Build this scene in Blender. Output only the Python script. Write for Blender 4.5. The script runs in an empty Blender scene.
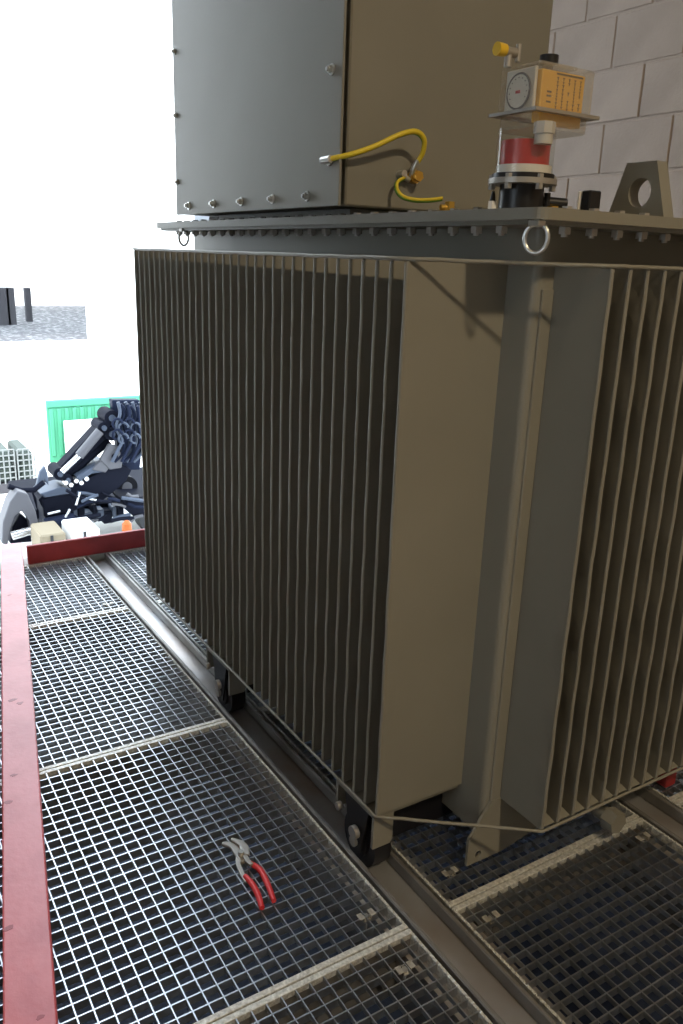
import bpy, bmesh, math, random
from mathutils import Vector, Matrix
random.seed(7)
scene = bpy.context.scene
COL = scene.collection

# ------------------------------------------------------------------ camera
CX, CY, F, H = 341.5, 512.0, 822.54, 1.45
RX = Vector((0.84932877, -0.5267836, 0.03375922))     # camera right in the world
RD = Vector((-0.12923303, -0.26951719, -0.95428471))  # camera down
RF = Vector((0.51180022, 0.80613865, -0.29698654))    # camera forward
CAM = Vector((0, 0, H))
cam = bpy.data.cameras.new('camera')
cam.sensor_fit = 'VERTICAL'; cam.sensor_height = 24.0
cam.lens = 24.0 * F / 1024.0
cam.clip_start = 0.02; cam.clip_end = 300
co = bpy.data.objects.new('camera', cam); COL.objects.link(co)
m = Matrix((( RX.x, -RD.x, -RF.x, CAM.x), (RX.y, -RD.y, -RF.y, CAM.y), (RX.z, -RD.z, -RF.z, CAM.z), (0, 0, 0, 1)))
co.matrix_world = m
scene.camera = co

# ------------------------------------------------------------------ world, sun, exposure
world = bpy.data.worlds.new('world'); scene.world = world; world.use_nodes = True
bg = world.node_tree.nodes['Background']
bg.inputs[0].default_value = (0.75, 0.87, 1.0, 1); bg.inputs[1].default_value = 6.5
sun = bpy.data.lights.new('sun', 'SUN'); sun.energy = 6.0; sun.angle = 0.01; sun.color = (1.0, 0.97, 0.92)
so = bpy.data.objects.new('sun', sun); COL.objects.link(so)
so.rotation_euler = Vector((0.35, 0.62, -0.72)).to_track_quat('-Z', 'Y').to_euler()
vs = scene.view_settings
vs.view_transform = 'Standard'; vs.look = 'None'; vs.exposure = 0.0; vs.gamma = 1.0; vs.use_curve_mapping = False

# ceiling lamps of the hall (position, power, size, colour); built as fixtures below
LAMPS = [((0.95, -2.2, 4.45), 145, 0.34, (1.0, 0.80, 0.52)),
         ((-0.75, 0.2, 4.45), 11, 0.22, (1.0, 0.82, 0.58))]

# ------------------------------------------------------------------ pixel helpers
def ray(px, py):
    return RX * (px - CX) + RD * (py - CY) + RF * F
def onx(px, py, x):
    r = ray(px, py); return CAM + r * (x / r.x)
def ony(px, py, y):
    r = ray(px, py); return CAM + r * (y / r.y)
def onz(px, py, z):
    r = ray(px, py); return CAM + r * ((z - H) / r.z)

# ------------------------------------------------------------------ materials
def mat(name, col, rough=0.5, metal=0.0, noise=0.0, nscale=8.0, bump=0.0, bscale=60.0, spec=0.5, objrand=0.0, coord='Object'):
    M = bpy.data.materials.new(name); M.use_nodes = True
    nt = M.node_tree; b = nt.nodes['Principled BSDF']
    b.inputs['Base Color'].default_value = (*col, 1); b.inputs['Roughness'].default_value = rough
    b.inputs['Metallic'].default_value = metal; b.inputs['Specular IOR Level'].default_value = spec
    tc = nt.nodes.new('ShaderNodeTexCoord')
    src = None
    if noise > 0:
        n = nt.nodes.new('ShaderNodeTexNoise'); n.inputs['Scale'].default_value = nscale; n.inputs['Detail'].default_value = 6
        nt.links.new(tc.outputs[coord], n.inputs['Vector'])
        r = nt.nodes.new('ShaderNodeMapRange'); r.inputs[1].default_value = 0.3; r.inputs[2].default_value = 0.7
        r.inputs[3].default_value = 1 - noise; r.inputs[4].default_value = 1 + noise
        nt.links.new(n.outputs['Fac'], r.inputs[0]); src = r.outputs[0]
    if objrand > 0:
        oi = nt.nodes.new('ShaderNodeObjectInfo')
        r2 = nt.nodes.new('ShaderNodeMapRange'); r2.inputs[3].default_value = 1 - objrand; r2.inputs[4].default_value = 1 + objrand
        nt.links.new(oi.outputs['Random'], r2.inputs[0])
        if src:
            mu = nt.nodes.new('ShaderNodeMath'); mu.operation = 'MULTIPLY'
            nt.links.new(src, mu.inputs[0]); nt.links.new(r2.outputs[0], mu.inputs[1]); src = mu.outputs[0]
        else: src = r2.outputs[0]
    if src:
        mx = nt.nodes.new('ShaderNodeVectorMath'); mx.operation = 'SCALE'; mx.inputs[0].default_value = col
        nt.links.new(src, mx.inputs['Scale']); nt.links.new(mx.outputs[0], b.inputs['Base Color'])
    if bump > 0:
        n2 = nt.nodes.new('ShaderNodeTexNoise'); n2.inputs['Scale'].default_value = bscale; n2.inputs['Detail'].default_value = 4
        nt.links.new(tc.outputs[coord], n2.inputs['Vector'])
        bp = nt.nodes.new('ShaderNodeBump'); bp.inputs['Strength'].default_value = bump; bp.inputs['Distance'].default_value = 0.004
        nt.links.new(n2.outputs['Fac'], bp.inputs['Height']); nt.links.new(bp.outputs[0], b.inputs['Normal'])
    return M

def mat_two(name, c1, c2, scale, lo, hi, rough=0.6, metal=0.0, bump=0.0):
    """two colours mixed by a noise: stains, wear"""
    M = mat(name, c1, rough, metal, bump=bump)
    nt = M.node_tree; b = nt.nodes['Principled BSDF']
    tc = nt.nodes.new('ShaderNodeTexCoord'); n = nt.nodes.new('ShaderNodeTexNoise')
    n.inputs['Scale'].default_value = scale; n.inputs['Detail'].default_value = 8
    nt.links.new(tc.outputs['Object'], n.inputs['Vector'])
    cr = nt.nodes.new('ShaderNodeValToRGB'); cr.color_ramp.elements[0].position = lo; cr.color_ramp.elements[1].position = hi
    cr.color_ramp.elements[0].color = (*c1, 1); cr.color_ramp.elements[1].color = (*c2, 1)
    nt.links.new(n.outputs['Fac'], cr.inputs[0]); nt.links.new(cr.outputs[0], b.inputs['Base Color'])
    return M

def mat_clear(name, tint, gloss=0.10, milky=0.08):
    M = bpy.data.materials.new(name); M.use_nodes = True
    nt = M.node_tree; nt.nodes.clear()
    out = nt.nodes.new('ShaderNodeOutputMaterial'); t = nt.nodes.new('ShaderNodeBsdfTransparent'); t.inputs[0].default_value = (*tint, 1)
    g = nt.nodes.new('ShaderNodeBsdfGlossy'); g.inputs['Roughness'].default_value = 0.15
    d = nt.nodes.new('ShaderNodeBsdfDiffuse'); d.inputs[0].default_value = (0.80, 0.76, 0.68, 1)
    m1 = nt.nodes.new('ShaderNodeMixShader'); m1.inputs[0].default_value = milky
    nt.links.new(t.outputs[0], m1.inputs[1]); nt.links.new(d.outputs[0], m1.inputs[2])
    m2 = nt.nodes.new('ShaderNodeMixShader'); m2.inputs[0].default_value = gloss
    nt.links.new(m1.outputs[0], m2.inputs[1]); nt.links.new(g.outputs[0], m2.inputs[2])
    nt.links.new(m2.outputs[0], out.inputs[0])
    return M

M = {}
M['paint'] = mat('olive_grey_paint', (0.228, 0.218, 0.184), 0.45, noise=0.05, nscale=3.0, bump=0.04, bscale=90, spec=0.3)
M['paint_shaded'] = mat('olive_grey_paint_shaded', (0.195, 0.188, 0.16), 0.5)  # same paint darkened, shade below lid and box put into the colour
M['galv'] = mat('galvanised_steel', (0.48, 0.50, 0.53), 0.33, 0.93, noise=0.16, nscale=30)
M['galv_frame'] = mat('galvanised_steel_mottled', (0.60, 0.60, 0.57), 0.5, 0.35, noise=0.3, nscale=120, bump=0.5, bscale=200)
M['clip'] = mat('dull_zinc_clip', (0.40, 0.38, 0.34), 0.5, 0.4, noise=0.3, nscale=90)
M['rail'] = mat_two('rail_steel', (0.30, 0.295, 0.285), (0.17, 0.155, 0.14), 5.0, 0.40, 0.68, 0.45, 0.5, bump=0.1)
M['rail_floor'] = mat_two('rail_web_dusty', (0.50, 0.51, 0.53), (0.34, 0.27, 0.22), 2.0, 0.40, 0.66, 0.36, 0.65, bump=0.05)
M['red'] = mat_two('red_beam_paint', (0.62, 0.135, 0.155), (0.50, 0.085, 0.10), 7.0, 0.42, 0.72, 0.33, bump=0.15)
M['red_shaded'] = mat('shaded_red_beam_paint', (0.30, 0.028, 0.03), 0.5, noise=0.2, nscale=12)  # red beam paint darkened, shade put into the colour
M['chip'] = mat('dark_chipped_paint', (0.34, 0.045, 0.06), 0.4)
M['rubber'] = mat('black_rubber', (0.02, 0.02, 0.022), 0.6)
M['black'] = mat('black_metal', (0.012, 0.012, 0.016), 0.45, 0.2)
M['blackplastic'] = mat('black_plastic', (0.012, 0.012, 0.014), 0.35)
M['steel'] = mat('zinc_plated_steel', (0.62, 0.62, 0.60), 0.3, 0.85)
M['dullsteel'] = mat('dull_steel', (0.42, 0.40, 0.37), 0.45, 0.7)
M['brass'] = mat('brass', (0.72, 0.46, 0.10), 0.3, 0.85)
M['cable'] = mat('yellow_green_cable', (0.72, 0.55, 0.03), 0.45)
M['cable_green'] = mat('green_cable_stripe', (0.12, 0.26, 0.04), 0.45)
M['clear'] = mat_clear('clear_plastic', (0.93, 0.92, 0.88), milky=0.13, gloss=0.12)
M['clearglass'] = mat_clear('clear_sight_glass', (0.95, 0.95, 0.93), milky=0.03)
M['redfloat'] = mat('red_float', (0.44, 0.022, 0.02), 0.35)
M['label'] = mat('yellow_label', (0.78, 0.44, 0.035), 0.5)
M['print'] = mat('label_print', (0.10, 0.06, 0.01), 0.6)
M['dial'] = mat('white_dial', (0.82, 0.80, 0.76), 0.4)
M['dialring'] = mat('grey_dial_ring', (0.12, 0.11, 0.12), 0.4)
M['whiteplastic'] = mat('white_plastic', (0.78, 0.76, 0.72), 0.4)
M['greyplastic'] = mat('pale_grey_plastic', (0.46, 0.44, 0.40), 0.4)
M['yellow'] = mat('yellow_plastic', (0.75, 0.48, 0.03), 0.35)
M['grip'] = mat('red_grip', (0.62, 0.035, 0.04), 0.4)
M['block'] = mat('painted_concrete_block', (0.37, 0.295, 0.24), 0.75, noise=0.10, nscale=5, bump=0.5, bscale=70, objrand=0.05)
M['mortar'] = mat('mortar', (0.38, 0.31, 0.255), 0.85, bump=0.5, bscale=80)
M['concrete'] = mat('skylit_pit_concrete', (0.030, 0.044, 0.085), 0.8, noise=0.25, nscale=2.0, bump=0.3, bscale=30)  # navy of the skylight under the grating is put into the colour
M['slab'] = mat('concrete_slab', (0.32, 0.31, 0.29), 0.7, noise=0.15, nscale=2.0)
M['plaster'] = mat('hall_wall_plaster', (0.26, 0.275, 0.30), 0.8)
M['yard'] = mat('pale_yard_concrete', (0.62, 0.61, 0.58), 0.8, noise=0.08, nscale=0.8)
M['white_wall'] = mat('white_facade', (0.85, 0.85, 0.83), 0.8)
M['grey_facade'] = mat('grey_loading_bay', (0.06, 0.058, 0.064), 0.8, spec=0.2)
M['gravel'] = mat_two('grey_speckled_ground', (0.045, 0.044, 0.05), (0.20, 0.20, 0.20), 6.0, 0.52, 0.62, 0.8)
M['green'] = mat('green_panel', (0.055, 0.25, 0.145), 0.6, spec=0.2)
M['crane'] = mat('crane_dark_blue_paint', (0.008, 0.009, 0.015), 0.6, spec=0.03)
M['crane_face'] = mat('crane_blue_grey_paint', (0.055, 0.068, 0.095), 0.5, spec=0.25)
M['crane_grey'] = mat('crane_grey_paint', (0.085, 0.083, 0.09), 0.5, spec=0.25)
M['chrome'] = mat('chrome_rod', (0.62, 0.62, 0.62), 0.25, 0.8)
M['hose'] = mat('blue_black_hose', (0.012, 0.016, 0.032), 0.5, spec=0.05)
M['tank_green'] = mat('pale_green_plastic_tank', (0.045, 0.058, 0.05), 0.6, spec=0.2)
M['orange'] = mat('orange_plastic', (0.45, 0.10, 0.025), 0.6, spec=0.2)
M['tan'] = mat('tan_wrapping', (0.22, 0.18, 0.12), 0.7, spec=0.2)
M['cage'] = mat('grey_cage_bar', (0.16, 0.17, 0.165), 0.6)
M['rubber_yard'] = mat('matte_tyre_rubber', (0.008, 0.008, 0.010), 0.7, spec=0.1)
M['lampglow'] = mat('lamp_diffuser', (0.9, 0.85, 0.7), 0.5)
e = M['lampglow'].node_tree.nodes['Principled BSDF']
e.inputs['Emission Color'].default_value = (1.0, 0.8, 0.55, 1); e.inputs['Emission Strength'].default_value = 4.0

# ------------------------------------------------------------------ mesh builder
class MB:
    def __init__(s): s.v = []; s.f = []; s.fm = []; s.mi = 0; s.smooth = []
    def add(s, vs, fs, smooth=False):
        o = len(s.v); s.v += [tuple(v) for v in vs]
        for f in fs:
            s.f.append(tuple(o + i for i in f)); s.fm.append(s.mi); s.smooth.append(smooth)
        return s
    def box(s, x0, x1, y0, y1, z0, z1, bev=0.0):
        if bev <= 0:
            vs = [(x, y, z) for x in (x0, x1) for y in (y0, y1) for z in (z0, z1)]
            return s.add(vs, [(0, 1, 3, 2), (4, 6, 7, 5), (0, 4, 5, 1), (2, 3, 7, 6), (0, 2, 6, 4), (1, 5, 7, 3)])
        bm = bmesh.new(); bmesh.ops.create_cube(bm, size=1.0)
        for v in bm.verts:
            v.co = Vector(((x0 + x1) / 2 + v.co.x * (x1 - x0), (y0 + y1) / 2 + v.co.y * (y1 - y0), (z0 + z1) / 2 + v.co.z * (z1 - z0)))
        bmesh.ops.bevel(bm, geom=bm.edges[:], offset=bev, segments=1, affect='EDGES')
        bm.verts.index_update()
        s.add([v.co[:] for v in bm.verts], [[v.index for v in f.verts] for f in bm.faces]); bm.free(); return s
    def cyl(s, p0, p1, r0, r1=None, n=16, caps=True, smooth=True):
        p0 = Vector(p0); p1 = Vector(p1); r1 = r0 if r1 is None else r1
        d = (p1 - p0).normalized(); a = d.orthogonal().normalized(); b = d.cross(a)
        vs = []
        for p, r in ((p0, r0), (p1, r1)):
            for i in range(n):
                t = 2 * math.pi * i / n; vs.append(p + (a * math.cos(t) + b * math.sin(t)) * r)
        s.add(vs, [(i, (i + 1) % n, n + (i + 1) % n, n + i) for i in range(n)], smooth)
        if caps: s.add(vs, [tuple(range(n))[::-1], tuple(range(n, 2 * n))])
        return s
    def tube(s, pts, r, n=8, closed=False):
        pts = [Vector(p) for p in pts]; k = len(pts); vs = []
        up = None
        for i, p in enumerate(pts):
            if closed: d = pts[(i + 1) % k] - pts[i - 1]
            else: d = pts[min(i + 1, k - 1)] - pts[max(i - 1, 0)]
            d.normalize()
            if up is None: up = d.orthogonal().normalized()
            up = (up - d * up.dot(d)).normalized(); b = d.cross(up)
            rr = r[i] if isinstance(r, (list, tuple)) else r
            for j in range(n):
                t = 2 * math.pi * j / n; vs.append(p + (up * math.cos(t) + b * math.sin(t)) * rr)
        fs = []
        for i in range(k if closed else k - 1):
            i2 = (i + 1) % k
            fs += [(i * n + j, i * n + (j + 1) % n, i2 * n + (j + 1) % n, i2 * n + j) for j in range(n)]
        s.add(vs, fs, True)
        if not closed: s.add(vs, [tuple(range(n))[::-1], tuple(range((k - 1) * n, k * n))])
        return s
    def prism(s, poly, vec):
        """closed polygon (3D points) swept along vec"""
        vec = Vector(vec); a = [Vector(p) for p in poly]; n = len(a)
        vs = a + [p + vec for p in a]
        return s.add(vs, [tuple(range(n))[::-1], tuple(range(n, 2 * n))] + [(i, (i + 1) % n, n + (i + 1) % n, n + i) for i in range(n)])
    def mesh(s, name, mats, origin=(0, 0, 0)):
        me = bpy.data.meshes.new(name); o = Vector(origin)
        me.from_pydata([Vector(v) - o for v in s.v], [], s.f); 
        for q in (mats if isinstance(mats, (list, tuple)) else [mats]): me.materials.append(q)
        me.polygons.foreach_set('material_index', s.fm); me.polygons.foreach_set('use_smooth', s.smooth)
        bm = bmesh.new(); bm.from_mesh(me); bmesh.ops.recalc_face_normals(bm, faces=bm.faces[:]); bm.to_mesh(me); bm.free()
        me.update(); return me
    def center(s):
        n = len(s.v); lo = [min(v[i] for v in s.v) for i in range(3)]; hi = [max(v[i] for v in s.v) for i in range(3)]
        return Vector(((lo[0] + hi[0]) / 2, (lo[1] + hi[1]) / 2, (lo[2] + hi[2]) / 2))

WL = {}
def link(o, parent, loc):
    COL.objects.link(o); WL[o] = Vector(loc)
    if parent is not None:
        o.parent = parent; o.location = Vector(loc) - WL[parent]
    else: o.location = loc
    return o
def build(name, mb, mats, parent=None, origin=None):
    c = mb.center() if origin is None else Vector(origin)
    o = bpy.data.objects.new(name, mb.mesh(name, mats, c)); return link(o, parent, c)
def inst(name, me, loc, parent=None):
    return link(bpy.data.objects.new(name, me), parent, loc)
def empty(name, loc, parent=None):
    o = bpy.data.objects.new(name, None); o.empty_display_size = 0.1; return link(o, parent, loc)
def tag(o, label, cat, group=None):
    o['label'] = label; o['category'] = cat
    if group: o['group'] = group
    return o
def struct(o, label=None):
    o['kind'] = 'structure'
    if label: o['label'] = label
    return o
def frange(a, b, step):
    out = []; 
    n = int(round((b - a) / step))
    return [a + i * (b - a) / n for i in range(n + 1)]

# ================================================================== SETTING
# --- pit and floors
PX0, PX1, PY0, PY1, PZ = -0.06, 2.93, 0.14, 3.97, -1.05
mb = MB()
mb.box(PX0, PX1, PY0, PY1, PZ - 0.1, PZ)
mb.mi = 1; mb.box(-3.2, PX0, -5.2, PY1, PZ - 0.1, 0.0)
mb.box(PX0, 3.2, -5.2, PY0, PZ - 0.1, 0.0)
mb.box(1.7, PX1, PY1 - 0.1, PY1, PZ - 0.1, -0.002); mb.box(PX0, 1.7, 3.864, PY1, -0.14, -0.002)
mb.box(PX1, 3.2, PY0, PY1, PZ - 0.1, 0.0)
struct(build('floor', mb, [M['concrete'], M['slab']]), 'concrete pit floor coloured with blue skylight and surrounding slab under the grating')

# --- hall shell
WX = 2.95
WY0, WY1, WZ0, WZ1 = 0.0, 1.35, 0.95, 1.95
mb = MB(); mb.box(-3.2, -3.0, -5.2, WY0, 0, 4.8); mb.box(-3.2, -3.0, WY1, 4.3, 0, 4.8); mb.box(-3.2, -3.0, WY0, WY1, 0, WZ0); mb.box(-3.2, -3.0, WY0, WY1, WZ1, 4.8)
struct(build('wall_left', mb, M['plaster']), 'plain hall wall on the left with an added window for cool light')
mb = MB()
for (a, b, c, d) in ((WY0, WY1, WZ0, WZ0 + 0.05), (WY0, WY1, WZ1 - 0.05, WZ1), (WY0, WY0 + 0.05, WZ0, WZ1), (WY1 - 0.05, WY1, WZ0, WZ1), ((WY0 + WY1) / 2 - 0.025, (WY0 + WY1) / 2 + 0.025, WZ0, WZ1)):
    mb.box(-3.13, -3.07, a, b, c, d)
wn = struct(build('fill_window_1', mb, M['whiteplastic']), 'added two-light window for cool light in the left hall wall')  # unseen window, added to bring cool light onto the left-facing sides
for k in (0, 1):
    a = WY0 + 0.05 + k * 0.65; mb = MB(); mb.add([(-3.1, a, WZ0 + 0.05), (-3.1, a + 0.60, WZ0 + 0.05), (-3.1, a + 0.60, WZ1 - 0.05), (-3.1, a, WZ1 - 0.05)], [(0, 1, 2, 3)]); build('pane', mb, M['clearglass'], wn)
mb = MB(); mb.box(-3.0, 3.2, -5.2, -5.0, 0, 4.8); struct(build('wall_back', mb, M['plaster']), 'plain hall wall behind the viewer')
mb = MB(); mb.box(-3.2, 3.3, -5.2, 4.3, 4.8, 5.0); struct(build('ceiling', mb, M['plaster']), 'flat ceiling of the hall')
mb = MB(); mb.box(-3.0, 3.2, 4.1, 4.3, 4.5, 4.8); mb.box(-3.0, 0.30, 4.1, 4.3, -1.15, 4.5); mb.box(1.75, 2.95, 4.1, 4.3, -1.15, 4.5); struct(build('wall_far', mb, M['plaster']), 'wall with the tall open gateway')
# right wall: mortar core with real blocks
mb = MB(); mb.box(WX + 0.0045, 3.2, -5.0, 4.3, 0, 4.8)
wr = struct(build('wall_right', mb, M['mortar']), 'painted concrete block wall behind the transformer')
BH, BL, GAP = 0.205, 0.345, 0.008
rest = MB(); shared = None
def block_box(b, y, z, y1=None):
    y1 = y + BL - GAP if y1 is None else y1
    b.box(WX, WX + 0.03, y, y1, z, z + BH - GAP, 0.004)
bmb = MB(); block_box(bmb, -(BL - GAP) / 2, -(BH - GAP) / 2)
bme = bmb.mesh('block', M['block'], (WX + 0.015, 0, 0))
z0 = 2.03 - 9 * BH
for r in range(23):
    z = z0 + r * BH - 0.0
    if z + BH > 4.8: break
    off = 2.50 - 21 * BL + (BL / 2 if r % 2 == 0 else 0) 
    for k in range(23):
        y = off + k * BL
        if y < -4.98 or y + BL > 4.29: continue
        if 1.0 < z < 3.6 and 0.2 < y < 4.2:
            o = inst('block', bme, (WX + 0.015 + random.uniform(-0.0025, 0.001), y + (BL - GAP) / 2, z + (BH - GAP) / 2), wr)
            o.rotation_euler = (random.uniform(-0.004, 0.004), 0, random.uniform(-0.004, 0.004))
        elif z > 0: block_box(rest, y, z)
o = build('block_courses', rest, M['block'], wr); o['kind'] = 'stuff'

# --- ceiling lamps (fixture with its own light)
for i, (p, w, sz, c) in enumerate(LAMPS):
    t = empty('ceiling_lamp', (p[0], p[1], 4.8))
    tag(t, ('warm round ceiling lamp behind the viewer' if i == 0 else 'warm round ceiling lamp above the left side'), 'lamp', 'hall ceiling lamps')
    mb = MB(); mb.cyl((p[0], p[1], 4.8), (p[0], p[1], p[2] + 0.16), 0.02); build('rod', mb, M['dullsteel'], t)
    mb = MB(); mb.cyl((p[0], p[1], p[2] + 0.04), (p[0], p[1], p[2] + 0.18), 0.2, 0.08, 24, caps=False); build('shade', mb, M['dullsteel'], t)
    mb = MB(); mb.cyl((p[0], p[1], p[2] + 0.03), (p[0], p[1], p[2] + 0.045), 0.13, None, 24); build('diffuser', mb, M['lampglow'], t)
    l = bpy.data.lights.new('lamp_light', 'AREA'); l.shape = 'DISK'; l.size = sz; l.energy = w; l.color = c
    lo = bpy.data.objects.new('lamp_light', l); link(lo, t, (p[0], p[1], p[2] + 0.02))

# --- supports under the grating joints
RAIL1, RAIL2 = (0.974, 1.076), (1.765, 1.880)
JOINT = [0.17, 1.170, 2.170, 3.172, 3.860]
tn = 0
for jy in JOINT[1:-1]:
    tn += 1
    mb = MB()
    for (a, b) in ((PX0, RAIL1[0] - 0.002), (RAIL1[1] + 0.002, RAIL2[0] - 0.002), (RAIL2[1] + 0.002, PX1)):
        mb.box(a, b, jy - 0.016, jy + 0.016, -0.040, -0.0145); mb.box(a, b, jy - 0.004, jy + 0.004, -0.16, -0.040)
    struct(build('trim_%d' % tn, mb, M['rail']), 'galvanised beam carrying the grating joint')
for (a, b) in ((0.930, 0.972), (1.078, 1.126), (1.715, 1.763), (1.882, 1.925)):
    tn += 1
    mb = MB(); mb.box(a, b, PY0, 3.86, -0.040, -0.0325); mb.box(a, a + 0.006, PY0, 3.86, -0.12, -0.04)
    struct(build('trim_%d' % tn, mb, M['rail_floor']), 'steel ledge carrying the grating edge beside the rail')

# --- rails: open steel channels sunk flush with the grating
for i, (a, b) in enumerate((RAIL1, RAIL2)):
    t = empty('rail_channel', ((a + b) / 2, 2.0, -0.043))
    tag(t, ('long open steel rail channel running under the near rollers of the transformer' if i == 0 else
            'steel rail channel passing beneath the right-hand finned side'), 'rail', 'floor rail channels')
    y0, y1 = 0.15, 3.862
    mb = MB(); mb.box(a, b, y0, y1, -0.043, -0.034); build('web', mb, M['rail_floor'], t)
    for (p, q) in ((a, a + 0.013), (b - 0.011, b)):
        mb = MB(); mb.box(p, q, y0, y1, -0.034, 0.003, 0.003); build('flange', mb, M['rail'], t)
    # column of stiffening below
    mb = MB(); mb.box((a + b) / 2 - 0.03, (a + b) / 2 + 0.03, y0, y1, -0.3, -0.043); build('carrier_beam', mb, M['rail'], t)

# --- grating panels
barcache = {}
def barmesh(kind, L):
    k = (kind, round(L, 4))
    if k in barcache: return barcache[k]
    b = MB()
    if kind == 'X': b.box(-L / 2, L / 2, -0.0016, 0.0016, -0.020, 0.0)
    elif kind == 'Y': b.box(-0.0014, 0.0014, -L / 2, L / 2, -0.012, 0.0006)
    elif kind == 'FX': b.box(-L / 2, L / 2, -0.007, 0.007, -0.014, 0.0015, 0.001)
    elif kind == 'FY':
        n = int(L / 0.012)
        b.box(-0.0035, 0.0035, -L / 2, L / 2, -0.031, 0.0, 0.0008)
        for i in range(n):   # serrated top
            y = -L / 2 + (i + 0.5) * L / n
            b.add([(-0.0035, y - 0.004, 0), (0.0035, y - 0.001, 0), (0.0035, y + 0.004, 0), (-0.0035, y + 0.001, 0),
                   (-0.002, y - 0.001, 0.002), (0.002, y + 0.001, 0.002)], [(0, 1, 4), (1, 2, 5), (2, 3, 5), (3, 0, 4), (1, 5, 4), (3, 4, 5)])
    me = b.mesh('bar', M['galv_frame'] if kind[0] == 'F' else M['galv']); barcache[k] = me
    return me
PITCH = 1 / 30.0
rows = ['nearest the viewer', 'holding the second joint', 'in the third row', 'at the far red beam']
LAB = {(0, 0): 'galvanised grating panel at the very bottom, left of the rail', (0, 1): 'galvanised grating panel on which the red-handled pliers lie',
       (0, 2): 'galvanised grating panel left of the rail beside the far roller', (0, 3): 'bright galvanised grating panel left of the rail against the far red beam',
       (1, 0): 'dark galvanised grating panel in the right foreground between the rails', (1, 1): 'galvanised grating panel shaded under the near corner of the transformer',
       (1, 2): 'galvanised grating panel under the middle of the transformer', (1, 3): 'galvanised grating panel behind the transformer against the far red beam',
       (2, 0): 'galvanised grating panel right of the second rail in the near row', (2, 1): 'galvanised grating panel right of the second rail beside the red stub'}
cols = [(-0.045, 0.964), (1.085, 1.755), (1.890, 2.90)]
for ci, (a, b) in enumerate(cols):
    for ri in range(4):
        if ci == 2 and ri > 1: continue
        y0, y1 = JOINT[ri] + 0.002, JOINT[ri + 1] - 0.002
        t = empty('steel_grating', ((a + b) / 2, (y0 + y1) / 2, -0.0315))
        tag(t, LAB[(ci, ri)], 'grating', 'floor grating panels')
        for y in (y0 + 0.007, y1 - 0.007):
            inst('frame_bar', barmesh('FX', b - a - 0.008), ((a + b) / 2, y, 0), t)
        for x in (a + 0.0035, b - 0.0035):
            inst('frame_bar', barmesh('FY', y1 - y0), (x, (y0 + y1) / 2, 0), t)
        n = int(round((y1 - y0 - 0.014) / PITCH))
        for i in range(1, n):
            inst('bearing_bar', barmesh('X', b - a - 0.007), ((a + b) / 2, y0 + 0.007 + (y1 - y0 - 0.014) * i / n, 0), t)
        n = int(round((b - a) / PITCH))
        for i in range(1, n):
            inst('cross_bar', barmesh('Y', y1 - y0 - 0.014), (a + (b - a) * i / n, (y0 + y1) / 2, 0), t)

# ================================================================== TRANSFORMER
TX0, TX1, TY0, TY1 = 1.242, 2.05, 1.255, 3.07     # tank walls
TIPX, TIPY = 0.98, 1.107                           # fin tips of the two banks
ZB, ZT = 0.178, 1.446                              # fin bottom and top
LX0, LX1, LY0, LY1, LZ0, LZ1 = 1.122, 2.17, 1.135, 3.14, 1.525, 1.546
tr = empty('power_transformer', (1.6, 2.1, -0.08))
tag(tr, 'large olive grey power transformer with finned corrugated walls standing on rollers', 'transformer')

def rounded_rect(x0, x1, y0, y1, r, n=5):
    out = []
    for cx, cy, a0 in ((x1 - r, y1 - r, 0), (x0 + r, y1 - r, 90), (x0 + r, y0 + r, 180), (x1 - r, y0 + r, 270)):
        for i in range(n + 1):
            a = math.radians(a0 + 90 * i / n); out.append((cx + r * math.cos(a), cy + r * math.sin(a)))
    return out
poly = rounded_rect(TX0, TX1, TY0, TY1, 0.018)
mb = MB(); mb.prism([(x, y, 0.078) for x, y in poly], (0, 0, LZ0 - 0.008 - 0.078)); build('tank', mb, M['paint'], tr)
# vertical weld strip on the corner
mb = MB(); mb.box(TX0 + 0.016, TX0 + 0.048, TY0 - 0.006, TY0 + 0.002, 0.10, 1.40, 0.002); build('corner_strip', mb, M['paint'], tr)
# tank flange and lid
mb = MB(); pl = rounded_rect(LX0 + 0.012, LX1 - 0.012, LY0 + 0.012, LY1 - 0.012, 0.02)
mb.prism([(x, y, LZ0 - 0.008) for x, y in pl], (0, 0, 0.008)); build('tank_flange', mb, M['paint_shaded'], tr)
mb = MB(); pl = rounded_rect(LX0, LX1, LY0, LY1, 0.022)
mb.prism([(x, y, LZ0) for x, y in pl], (0, 0, LZ1 - LZ0)); build('lid', mb, M['paint'], tr)

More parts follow.
